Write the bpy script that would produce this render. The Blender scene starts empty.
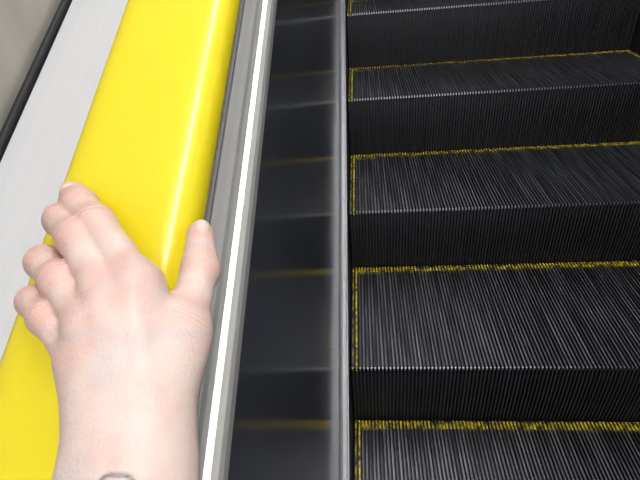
import bpy, numpy as np, math
from mathutils import Matrix, Vector
RISE,RUN=.2,.4
A=math.atan2(RISE,RUN); CA,SA=math.cos(A),math.sin(A)
def P(u,s,n): return (u, s*CA-n*SA, s*SA+n*CA)
S0,S1=-1.6,4.2
# ---------------------------------------------------------------- materials
def mat(name,col,rough=.5,metal=0,**kw):
    m=bpy.data.materials.new(name); m.use_nodes=True; b=m.node_tree.nodes['Principled BSDF']
    b.inputs['Base Color'].default_value=(*col,1); b.inputs['Roughness'].default_value=rough; b.inputs['Metallic'].default_value=metal
    for k,v in kw.items(): b.inputs[k.replace('_',' ')].default_value=v
    return m
def noisecol(m,c1,c2,scale=(5,5,5),ns=1,lo=.35,hi=.65,detail=4,bump=0,rot=0,rough=None):
    nt=m.node_tree; b=nt.nodes['Principled BSDF']
    tc=nt.nodes.new('ShaderNodeTexCoord'); mp=nt.nodes.new('ShaderNodeMapping'); mp.vector_type='TEXTURE'
    mp.inputs['Rotation'].default_value=(rot,0,0); mp.inputs['Scale'].default_value=tuple(1/x for x in scale)
    no=nt.nodes.new('ShaderNodeTexNoise'); no.inputs['Scale'].default_value=ns; no.inputs['Detail'].default_value=detail
    cr=nt.nodes.new('ShaderNodeValToRGB'); e=cr.color_ramp.elements
    e[0].position=lo; e[0].color=(*c1,1); e[1].position=hi; e[1].color=(*c2,1)
    L=nt.links.new; L(tc.outputs['Object'],mp.inputs['Vector']); L(mp.outputs[0],no.inputs['Vector']); L(no.outputs['Fac'],cr.inputs[0]); L(cr.outputs[0],b.inputs['Base Color'])
    if rough:
        mr=nt.nodes.new('ShaderNodeMapRange'); mr.inputs['To Min'].default_value=rough[0]; mr.inputs['To Max'].default_value=rough[1]
        L(no.outputs['Fac'],mr.inputs['Value']); L(mr.outputs[0],b.inputs['Roughness'])
    if bump:
        bm=nt.nodes.new('ShaderNodeBump'); bm.inputs['Strength'].default_value=bump; bm.inputs['Distance'].default_value=.001
        L(no.outputs['Fac'],bm.inputs['Height']); L(bm.outputs[0],b.inputs['Normal'])
    return m
M_black=noisecol(mat('step_black_paint',(.02,.02,.022),.5),(.010,.010,.012),(.022,.022,.026),(60,8,8))
M_worn=noisecol(mat('step_worn_cleat_tops',(.3,.3,.3),.38,.65),(.042,.043,.050),(.25,.25,.28),(110,4,4),lo=.38,hi=.74,detail=6)
M_tip=mat('step_bare_nose_tips',(.65,.65,.71),.28,1)
M_riser=noisecol(mat('riser_cleat_black',(.03,.03,.033),.45),(.012,.012,.014),(.028,.028,.032),(110,4,4))
M_yel=noisecol(mat('step_yellow_paint',(.8,.6,.02),.5),(.05,.042,.01),(.74,.57,.03),(60,60,60),lo=.38,hi=.60,detail=6)
M_yelp=noisecol(mat('step_yellow_paint_worn',(.8,.6,.02),.5),(.015,.015,.015),(.36,.28,.02),(40,30,40),lo=.45,hi=.65,detail=6)
M_steel=noisecol(mat('brushed_stainless',(.5,.5,.52),.3,1),(.28,.28,.30),(.35,.35,.37),(300,1.5,300),rot=A,rough=(.28,.36))
M_lip=noisecol(mat('satin_stainless_lip',(.7,.7,.7),.3,.5),(.58,.575,.57),(.64,.635,.63),(200,1.5,200),rot=A,rough=(.28,.36))
M_deck=noisecol(mat('satin_aluminium_deck',(.8,.8,.82),.4,.3),(.76,.76,.785),(.785,.785,.81),(120,.8,120),rot=A,rough=(.30,.34))
M_panel=noisecol(mat('glossy_black_panel',(.02,.022,.03),.12),(.028,.031,.040),(.038,.042,.054),(3,3,3),rough=(.12,.18)); M_panel.node_tree.nodes['Principled BSDF'].inputs['IOR'].default_value=1.6
M_rub=mat('black_rubber_seal',(.015,.015,.017),.55)
M_guide=mat('handrail_guide_grey',(.10,.10,.10),.4,.5)
M_rail=noisecol(mat('yellow_handrail_rubber',(.9,.72,.01),.28),(.93,.75,.014),(.96,.79,.020),(8,8,8)); 
bb=M_rail.node_tree.nodes['Principled BSDF']; bb.inputs['Roughness'].default_value=.34; bb.inputs['Coat Weight'].default_value=.5; bb.inputs['Coat Roughness'].default_value=.16
M_wall=noisecol(mat('wall_beige_panel',(.4,.38,.34),.5),(.33,.31,.275),(.43,.41,.37),(2,14,2),bump=.1)
M_ceil=mat('ceiling_paint',(.7,.7,.7),.8)
M_floor=noisecol(mat('floor_dark',(.15,.15,.15),.6),(.1,.1,.1),(.2,.2,.2),(4,4,4))
# ---------------------------------------------------------------- mesh helpers
def mesh(name,vs,fs,mats,idx=None,parent=None,smooth=False):
    me=bpy.data.meshes.new(name); me.from_pydata(vs,[],fs); 
    for m in mats: me.materials.append(m)
    if idx is not None: me.polygons.foreach_set('material_index',idx)
    if smooth: me.polygons.foreach_set('use_smooth',[True]*len(fs))
    me.update(); ob=bpy.data.objects.new(name,me); bpy.context.collection.objects.link(ob)
    if parent: ob.parent=parent
    return ob
def extr(name,prof,m,parent=None,s0=S0,s1=S1,smooth=False,bev=0,segs=1):
    n=len(prof); vs=[]
    for i in range(segs+1):
        s=s0+(s1-s0)*i/segs; vs+=[P(u,s,v) for u,v in prof]
    fs=[]
    for k in range(segs):
        for i in range(n):
            j=(i+1)%n; fs.append((k*n+i,k*n+j,(k+1)*n+j,(k+1)*n+i))
    fs.append(tuple(range(n))[::-1]); fs.append(tuple(segs*n+i for i in range(n)))
    ob=mesh(name,vs,fs,[m],None,parent,False)
    import bmesh
    bm=bmesh.new(); bm.from_mesh(ob.data); bmesh.ops.recalc_face_normals(bm,faces=bm.faces)
    bm.to_mesh(ob.data); bm.free()
    if smooth:
        for p in ob.data.polygons: p.use_smooth=len(p.vertices)==4
    if bev:
        b=ob.modifiers.new('b','BEVEL'); b.width=bev; b.segments=3; b.limit_method='ANGLE'
    return ob
def empty(name):
    e=bpy.data.objects.new(name,None); bpy.context.collection.objects.link(e); return e
esc=empty('escalator')
# ---------------------------------------------------------------- one step mesh
W=1.076; pitch=.009; cw=.0040; dep=.010
vs=[];fs=[];mi=[]
def box(x0,x1,y0,y1,z0,z1,mside,mtop=None,mfront=None):
    b=len(vs)
    vs.extend([(x0,y0,z0),(x1,y0,z0),(x1,y1,z0),(x0,y1,z0),(x0,y0,z1),(x1,y0,z1),(x1,y1,z1),(x0,y1,z1)])
    for f,m in (((0,3,2,1),mside),((4,5,6,7),mside if mtop is None else mtop),((0,1,5,4),mside if mfront is None else mfront),((1,2,6,5),mside),((2,3,7,6),mside),((3,0,4,7),mside)):
        fs.append(tuple(b+i for i in f)); mi.append(m)
BL,WN,TP,RS,YL,YP=0,1,2,3,4,5
nb=int(W/pitch)
YB=.027
for i in range(nb):
    x=.0025+i*pitch
    if i in (1,nb-2):
        box(x,x+cw,0,RUN-.004,-dep,0,YL)
    else:
        box(x,x+cw,.0035,RUN-YB,-dep,0,BL,YP if i in (0,nb-1) else WN)
        box(x,x+cw,RUN-YB,RUN-.004,-dep,0,YL)
        box(x,x+cw,-.001,.0035,-.007,-.0004,BL,TP,TP)
    ys=[(.004,-.007),(.001,-.05),(.0,-.1),(.001,-.15),(.004,-RISE-.004)]
    for (ya,za),(yb,zb) in zip(ys[:-1],ys[1:]):
        b=len(vs)
        vs.extend([(x,ya,za),(x+cw,ya,za),(x+cw,yb,zb),(x,yb,zb),(x,.012,za),(x+cw,.012,za),(x+cw,.012,zb),(x,.012,zb)])
        for f in ((0,3,2,1),(0,4,7,3),(1,2,6,5)): fs.append(tuple(b+j for j in f)); mi.append(RS)
box(0,W,.010,RUN-.003,-.03,-dep,BL)
box(.002,W-.002,RUN-YB,RUN-.0035,-dep,-dep+.003,YP)
box(0,W,.010,.03,-RISE-.02,-.012,BL)
sm=bpy.data.meshes.new('escalator_step'); sm.from_pydata(vs,[],fs)
for m in (M_black,M_worn,M_tip,M_riser,M_yel,M_yelp): sm.materials.append(m)
sm.polygons.foreach_set('material_index',mi); sm.update()
for k in range(-4,9):
    o=bpy.data.objects.new('step_%d'%(k+5),sm); bpy.context.collection.objects.link(o); o.location=(0,RUN*k,RISE*k); o.parent=esc
# ---------------------------------------------------------------- balustrades (solid type)
def balustrade(side):
    f=(lambda u:u) if side=='left' else (lambda u:W-u)
    def E(nm,pr,m,**k): return extr(nm+'_'+side,[(f(u),n) for u,n in pr],m,esc,**k)
    E('skirt',[(-.004,-.30),(-.004,.045),(-.012,.05),(-.012,-.30)],M_rub)
    E('skirt_trim',[(-.002,.044),(-.002,.060),(-.0035,.062),(-.006,.062),(-.0075,.054),(-.017,.053),(-.024,.056),(-.024,.044)],M_steel)
    E('inner_panel',[(-.022,.054),(-.0445,.838),(-.055,.838),(-.032,.054)],M_panel)
    E('inner_deck_lip',[(-.0432,.833),(-.0428,.838),(-.0445,.843),(-.048,.8465),(-.052,.8478),(-.056,.8470),(-.060,.8448),(-.073,.8440),(-.0755,.841),(-.0755,.825),(-.0435,.825)],M_lip,bev=.001)
    E('outer_deck',[(-.0760,.822),(-.0760,.836),(-.278,.838),(-.280,.834),(-.280,.822)],M_deck)
    E('deck_seal',[(-.2803,.80),(-.2803,.842),(-.282,.844),(-.286,.844),(-.290,.80)],M_rub,bev=.0008)
    E('handrail_guide',[(-.082,.8365),(-.082,.895),(-.070,.900),(-.070,.912),(-.118,.912),(-.118,.900),(-.106,.895),(-.106,.8365)],M_guide)
    E('outer_cladding',[(-.056,-.35),(-.056,.82),(-.270,.82),(-.270,-.35)],M_rub)
balustrade('left'); balustrade('right')
def railprof(cx):
    crown=[(x,.932+.0015*(1-(x/.034)**2)) for x in np.linspace(-.028,.028,9)]
    pts=[(-.026,.905),(-.026,.899),(-.035,.898),(-.0405,.902),(-.0432,.909),(-.0438,.916),(-.0428,.9225),(-.040,.9275),(-.0355,.9305)]
    right=[(-x,y) for x,y in pts][::-1]
    return [(cx+x,y) for x,y in pts+crown+right+[(.022,.9135),(-.022,.9135)]]
for nm,cx in (('handrail',-.0943),('handrail.001',W+.0943)):
    extr(nm,railprof(cx),M_rail,None,smooth=True,segs=1)
# ---------------------------------------------------------------- surroundings
extr('wall_left',[(-.290,-.6),(-.290,2.6),(-.40,2.6),(-.40,-.6)],M_wall)
extr('wall_right',[(W+.290,-.6),(W+.290,2.6),(W+.40,2.6),(W+.40,-.6)],M_wall)
extr('ceiling',[(-.290,2.5),(W+.290,2.5),(W+.290,2.6),(-.290,2.6)],M_ceil)
extr('floor',[(-.290,-.6),(W+.290,-.6),(W+.290,-.5),(-.290,-.5)],M_floor)
M_em=bpy.data.materials.new('fluorescent_tube'); M_em.use_nodes=True
b=M_em.node_tree.nodes['Principled BSDF']; b.inputs['Emission Color'].default_value=(.985,.99,1,1); b.inputs['Emission Strength'].default_value=25
M_wh=mat('lamp_housing_white',(.8,.8,.8),.4)
for i,s in enumerate((-1.2,.1,1.4,2.7)):
    e=empty('ceiling_lamp' if i==0 else 'ceiling_lamp.%03d'%i)
    extr('housing',[(.35,2.498),(.65,2.498),(.60,2.46),(.40,2.46)],M_wh,e,s0=s,s1=s+1.2)
    c=[(.5+.085*math.cos(t),2.44+.02*math.sin(t)) for t in np.linspace(0,2*math.pi,16,endpoint=False)]
    extr('tube',c,M_em,e,s0=s+.02,s1=s+1.18,smooth=True)
w=bpy.data.worlds.new('w'); bpy.context.scene.world=w; w.use_nodes=True
w.node_tree.nodes['Background'].inputs[0].default_value=(.9,.93,1,1); w.node_tree.nodes['Background'].inputs[1].default_value=.8
# ---------------------------------------------------------------- hand (u,s,n)
hx={ 
 'i':[(-.0520,-.2015,.963),(-.0830,-.1680,.9605),(-.0990,-.1520,.9535),(-.1095,-.1405,.946)],
 'm':[(-.0640,-.2075,.964),(-.0885,-.1755,.9620),(-.1070,-.1595,.952),(-.1175,-.1505,.9425)],
 'r':[(-.0680,-.2215,.963),(-.0920,-.1965,.9595),(-.1110,-.182,.950),(-.1210,-.1755,.940)],
 'p':[(-.0690,-.2350,.960),(-.0950,-.2125,.9565),(-.1099,-.202,.949),(-.1190,-.1965,.940)],
 't':[(-.037,-.2564,.960),(-.0350,-.2166,.950),(-.0358,-.1831,.940),(-.0410,-.1605,.9345)]}
R={'i':(.0103,.0090,.0083,.0076),'m':(.0103,.0088,.0081,.0074),'r':(.0097,.0082,.0076,.0068),'p':(.0087,.0074,.0068,.0061),'t':(.0116,.0096,.0087,.0072)}
base={'i':(-.0375,-.266,.960),'m':(-.043,-.267,.962),'r':(-.0485,-.266,.961),'p':(-.0540,-.264,.957)}
h=.0009
lo=np.array([-.138,-.43,.920]); hi=np.array([-.008,-.128,.998])
N=np.ceil((hi-lo)/h).astype(int)
ax=[lo[i]+h*np.arange(N[i]) for i in range(3)]
X=np.stack(np.meshgrid(*ax,indexing='ij'),-1).astype(np.float32)
def cone(a,b,ra,rb):
    a=np.array(a,np.float32); b=np.array(b,np.float32); d=b-a
    t=np.clip(((X-a)@d)/(d@d),0,1)
    return np.sqrt(((X-a-t[...,None]*d)**2).sum(-1))-(ra+(rb-ra)*t)
def smin(a,b,k):
    g=np.clip(k-np.abs(a-b),0,None)/k
    return np.minimum(a,b)-g*g*k*.25
palm=None
def addp(d,k=.012):
    global palm
    palm=d if palm is None else smin(palm,d,k)
for f in 'imrp':
    addp(cone(base[f],hx[f][0],.0118,R[f][0]*.92),.014)
addp(cone((-.058,-.214,.953),(-.071,-.238,.951),.0095,.009)); addp(cone((-.058,-.228,.949),(-.054,-.260,.949),.010,.0105))
addp(cone((-.040,-.262,.950),(-.0385,-.222,.948),.0125,.0105)); addp(cone(hx['t'][0],hx['t'][1],.0115,.0096))
addp(cone((-.049,-.214,.954),(-.038,-.226,.949),.0075,.0085))
addp(cone((-.0365,-.278,.956),(-.0375,-.262,.959),.0142,.0120),.012); addp(cone((-.0500,-.278,.955),(-.0505,-.262,.957),.0140,.0118),.012)
addp(cone((-.0365,-.278,.956),(-.034,-.50,.972),.0142,.024),.014); addp(cone((-.0500,-.278,.955),(-.062,-.50,.968),.0140,.026),.014)
# ulna head at the wrist, tendons and knuckle heads on the back of the hand
addp(cone((-.0555,-.277,.964),(-.0560,-.283,.965),.0075,.0075),.006)
for f,o in (('i',.0085),('m',.0088),('r',.0082),('p',.0075)):
    q=np.array(hx[f][0])+[0,-.004,o]; b0=np.array(base[f])+[.003,.014,.0100]
    addp(cone(b0,q,.0014,.0022),.005)
    k0=np.array(hx[f][0])+[-.002,.001,.0042]
    addp(cone(k0,k0+[-.002,.003,0],R[f][0]*.66,R[f][0]*.62),.005)
addp(cone((-.040,-.268,.972),(-.0365,-.222,.9605),.0014,.002),.005)
fing=None
for f in 'imrpt':
    j=hx[f]; r=R[f]; c=None
    for a in range(3):
        if f=='t' and a==0: d=cone(j[0],j[1],.0092,r[1])
        else:
            p0,p1=np.array(j[a]),np.array(j[a+1]); mid=(p0+p1)/2
            ra=r[a]*(1 if a else .86); rb=r[a+1]; rm=(ra+rb)/2*.955
            d=smin(cone(p0,mid,ra,rm),cone(mid,p1,rm,rb),.002)
        c=d if c is None else smin(c,d,.005)
    fing=c if fing is None else smin(fing,c,.0007)
D=smin(palm,fing,.006)
ins=D<0
nx,ny,nz=D.shape
c8=[(i,j,k) for i in (0,1) for j in (0,1) for k in (0,1)]
tot=sum(ins[i:nx-1+i,j:ny-1+j,k:nz-1+k].astype(np.int8) for i,j,k in c8)
act=(tot>0)&(tot<8); idx=np.argwhere(act)
vid=-np.ones(act.shape,np.int64); vid[act]=np.arange(len(idx))
ps=np.zeros((len(idx),3)); pc=np.zeros(len(idx))
for a in c8:
    for axi in range(3):
        if a[axi]==0:
            bq=list(a); bq[axi]=1
            va=D[idx[:,0]+a[0],idx[:,1]+a[1],idx[:,2]+a[2]]; vb=D[idx[:,0]+bq[0],idx[:,1]+bq[1],idx[:,2]+bq[2]]
            m=(va<0)!=(vb<0); t=np.where(m,va/np.where(m,va-vb,1),0)
            q=np.array(a,float)[None]+0*ps; q[:,axi]+=t
            ps[m]+=q[m]; pc[m]+=1
V=(idx+ps/pc[:,None])*h+lo
F=[]
for axi in range(3):
    s1=[slice(None)]*3; s2=[slice(None)]*3; s1[axi]=slice(0,-1); s2[axi]=slice(1,None)
    A0=ins[tuple(s1)]; B0=ins[tuple(s2)]
    e=np.argwhere(A0!=B0); o1,o2=(axi+1)%3,(axi+2)%3
    ok=(e[:,o1]>0)&(e[:,o2]>0)&(e[:,o1]<D.shape[o1]-1)&(e[:,o2]<D.shape[o2]-1); e=e[ok]
    fl=A0[e[:,0],e[:,1],e[:,2]]
    def g(d1,d2):
        q=e.copy(); q[:,o1]+=d1; q[:,o2]+=d2; return vid[q[:,0],q[:,1],q[:,2]]
    Q=np.stack([g(-1,-1),g(0,-1),g(0,0),g(-1,0)],1)
    Q[~fl]=Q[~fl][:,::-1]; F.append(Q)
F=np.concatenate(F)
red=np.zeros(len(V)); cre=np.zeros(len(V))
for f,ww in (('i',1),('m',1),('r',1),('p',.9),('t',.6)):
    for a,rr,st in ((0,.020,.42),(1,.011,.65),(2,.009,.72),(3,.010,.9)):
        if f=='t' and a==0: continue
        c0=np.array(hx[f][a]); d=np.linalg.norm(V-c0,axis=1); red=np.maximum(red,ww*st*np.exp(-np.clip(d-R[f][a],0,None)**2/(rr*.5)**2))
        if a in (1,2):
            dr=np.array(hx[f][a+1])-np.array(hx[f][a-1]); dr/=np.linalg.norm(dr); t=(V-c0)@dr
            near=(d<R[f][a]*1.5)
            sd_=np.cross(dr,[0,0,1.]); x_=(V-c0)@sd_
            cre+=(.5 if f=='t' else 1)*near*np.exp(-(t/.0034)**2)*(.5+.5*np.cos(2*math.pi*(t+.12*np.abs(x_))/.0023))*(V[:,2]>c0[2]-.001)
du_,ds_=V[:,0]+.0375,V[:,1]+.2790
rr_=np.hypot(du_,ds_); an=np.arctan2(ds_,du_)
ink=np.clip(1-np.abs(rr_-.0052-.0006*np.sin(3*an))/.0011,0,1)*(V[:,2]>.962)
vw=[P(*v) for v in V]
hand=empty('human_hand')
M_skin=mat('skin',(.8,.56,.47),.45,0,Subsurface_Weight=.15,Subsurface_Scale=.002); nt=M_skin.node_tree; b=nt.nodes['Principled BSDF']
L=nt.links.new
def ND(t,**k):
    n_=nt.nodes.new(t)
    for a_,v_ in k.items(): setattr(n_,a_,v_)
    return n_
b.inputs['Subsurface Radius'].default_value=(1,.4,.25)
at=ND('ShaderNodeAttribute',attribute_name='red')
no=ND('ShaderNodeTexNoise'); no.inputs['Scale'].default_value=80; no.inputs['Detail'].default_value=6
tc=ND('ShaderNodeTexCoord'); L(tc.outputs['Object'],no.inputs['Vector'])
mx=ND('ShaderNodeMix',data_type='RGBA'); mx.inputs[6].default_value=(.75,.590,.530,1); mx.inputs[7].default_value=(.70,.39,.34,1)
ma=ND('ShaderNodeMath',operation='MULTIPLY_ADD'); ma.inputs[1].default_value=1.2; L(no.outputs['Fac'],ma.inputs[0])
ms=ND('ShaderNodeMath',operation='SUBTRACT'); ms.inputs[1].default_value=.53; L(at.outputs['Fac'],ms.inputs[0]); L(ms.outputs[0],ma.inputs[2]); ma.use_clamp=True
L(ma.outputs[0],mx.inputs[0])
vn=ND('ShaderNodeTexNoise'); vn.inputs['Scale'].default_value=20; vn.inputs['Detail'].default_value=1; L(tc.outputs['Object'],vn.inputs['Vector'])
v1=ND('ShaderNodeMath',operation='SUBTRACT'); v1.inputs[1].default_value=.5; L(vn.outputs['Fac'],v1.inputs[0])
v2=ND('ShaderNodeMath',operation='ABSOLUTE'); L(v1.outputs[0],v2.inputs[0])
v3=ND('ShaderNodeMapRange'); v3.inputs['From Min'].default_value=0; v3.inputs['From Max'].default_value=.035; v3.inputs['To Min'].default_value=.30; v3.inputs['To Max'].default_value=0; L(v2.outputs[0],v3.inputs['Value'])
mv=ND('ShaderNodeMix',data_type='RGBA'); mv.inputs[7].default_value=(.50,.47,.50,1); L(mx.outputs[2],mv.inputs[6]); L(v3.outputs[0],mv.inputs[0])
ai=ND('ShaderNodeAttribute',attribute_name='ink'); ak=ND('ShaderNodeMath',operation='MULTIPLY'); ak.inputs[1].default_value=.9; L(ai.outputs['Fac'],ak.inputs[0])
mt=ND('ShaderNodeMix',data_type='RGBA'); mt.inputs[7].default_value=(.06,.06,.08,1); L(mv.outputs[2],mt.inputs[6]); L(ak.outputs[0],mt.inputs[0])
L(mt.outputs[2],b.inputs['Base Color'])
vo=ND('ShaderNodeTexVoronoi'); vo.inputs['Scale'].default_value=600; L(tc.outputs['Object'],vo.inputs['Vector'])
b1=ND('ShaderNodeBump'); b1.inputs['Strength'].default_value=.4; b1.inputs['Distance'].default_value=.0004; L(vo.outputs['Distance'],b1.inputs['Height'])
n2=ND('ShaderNodeTexNoise'); n2.inputs['Scale'].default_value=130; n2.inputs['Detail'].default_value=6; L(tc.outputs['Object'],n2.inputs['Vector'])
b2=ND('ShaderNodeBump'); b2.inputs['Strength'].default_value=.45; b2.inputs['Distance'].default_value=.0013; L(n2.outputs['Fac'],b2.inputs['Height']); L(b1.outputs[0],b2.inputs['Normal'])
ac=ND('ShaderNodeAttribute',attribute_name='crease'); b3=ND('ShaderNodeBump',invert=True); b3.inputs['Strength'].default_value=.65; b3.inputs['Distance'].default_value=.0007; L(ac.outputs['Fac'],b3.inputs['Height']); L(b2.outputs[0],b3.inputs['Normal'])
L(b3.outputs[0],b.inputs['Normal'])
sk=mesh('skin_surface',vw,F.tolist(),[M_skin],None,hand,True)
for nm_,ar in (('red',red),('crease',cre),('ink',ink)):
    al=sk.data.attributes.new(nm_,'FLOAT','POINT'); al.data.foreach_set('value',ar.astype(np.float32))
sk.modifiers.new('s','SMOOTH').iterations=3
# nails
M_nail=mat('nail',(.76,.56,.50),.28)
for k,f in enumerate('imrpt'):
    d0=Vector(hx[f][2]); d1=Vector(hx[f][3]); ax_=(d1-d0).normalized()
    up=Vector((.45,0,.9)) if f=='t' else Vector((-.2,.2,1)); up=(up-ax_*up.dot(ax_)).normalized(); sd=up.cross(ax_)
    r=R[f][3]; c=d1+ax_*r*.05+up*r*.58
    nv=[];nf=[];na,nb_=10,8
    for i in range(na+1):
        for jx in range(nb_+1):
            a_=-1+2*i/na; q_=-1+2*jx/nb_
            wdt=r*.66*math.sqrt(max(0,1-max(0,abs(a_)-.45)**2/.42)); 
            ph=q_*1.0
            nv.append(P(*(c+ax_*(a_*r*.72)+sd*(wdt*math.sin(ph)/math.sin(1.0))+up*(r*.42*(math.cos(ph)-.54)/.46-r*.16*a_*abs(a_)+.0005-(.0014 if abs(a_)==1 or abs(q_)==1 else 0)))))
    for i in range(na):
        for jx in range(nb_):
            q0=i*(nb_+1)+jx; nf.append((q0,q0+1,q0+nb_+2,q0+nb_+1))
    mesh('nail_%d'%(k+1),nv,nf,[M_nail],None,hand,True)
# sleeve over the forearm
M_slv=noisecol(mat('sleeve_cloth',(.08,.08,.1),.9),(.05,.05,.06),(.09,.09,.11),(200,200,200))
sv=[];sf=[];ns=32;rows=[(-.40,.0),(-.405,.002),(-.42,.003),(-.46,.002),(-.51,.004),(-.56,.004),(-.60,.005),(-.60,-.025)]
for s_,ex in rows:
    for i in range(ns):
        a_=2*math.pi*i/ns; k_=(-.40-s_)/.2
        sv.append(P(-.0455-.006*k_+(.040+ex+.004*k_+.0012*math.sin(5*a_+s_*60))*math.cos(a_), s_, .972+.010*k_+(.028+ex*.7+.004*k_)*math.sin(a_)))
for j_ in range(len(rows)-1):
    for i in range(ns): sf.append((j_*ns+i,j_*ns+(i+1)%ns,(j_+1)*ns+(i+1)%ns,(j_+1)*ns+i))
mesh('sleeve',sv,sf,[M_slv],None,hand,True)
# ---------------------------------------------------------------- camera
f,yaw,pit,roll,cx,cy,cz=467.5177,-.117,.5931,-.0967,.0446,-.7599,.8932
Fw=Vector((math.sin(yaw)*math.cos(pit),math.cos(yaw)*math.cos(pit),-math.sin(pit)))
Rt=Vector((math.cos(yaw),-math.sin(yaw),0)); Up=Rt.cross(Fw)
R2=Rt*math.cos(roll)+Up*math.sin(roll); U2=-Rt*math.sin(roll)+Up*math.cos(roll)
cam=bpy.data.cameras.new('camera'); co=bpy.data.objects.new('camera',cam); bpy.context.collection.objects.link(co)
cam.sensor_width=36; cam.lens=f*36/640; cam.clip_start=.01
M=Matrix((R2,U2,-Fw)).transposed().to_4x4(); M.translation=(cx,cy,cz); co.matrix_world=M
bpy.context.scene.camera=co
bpy.context.scene.view_settings.view_transform='Standard'
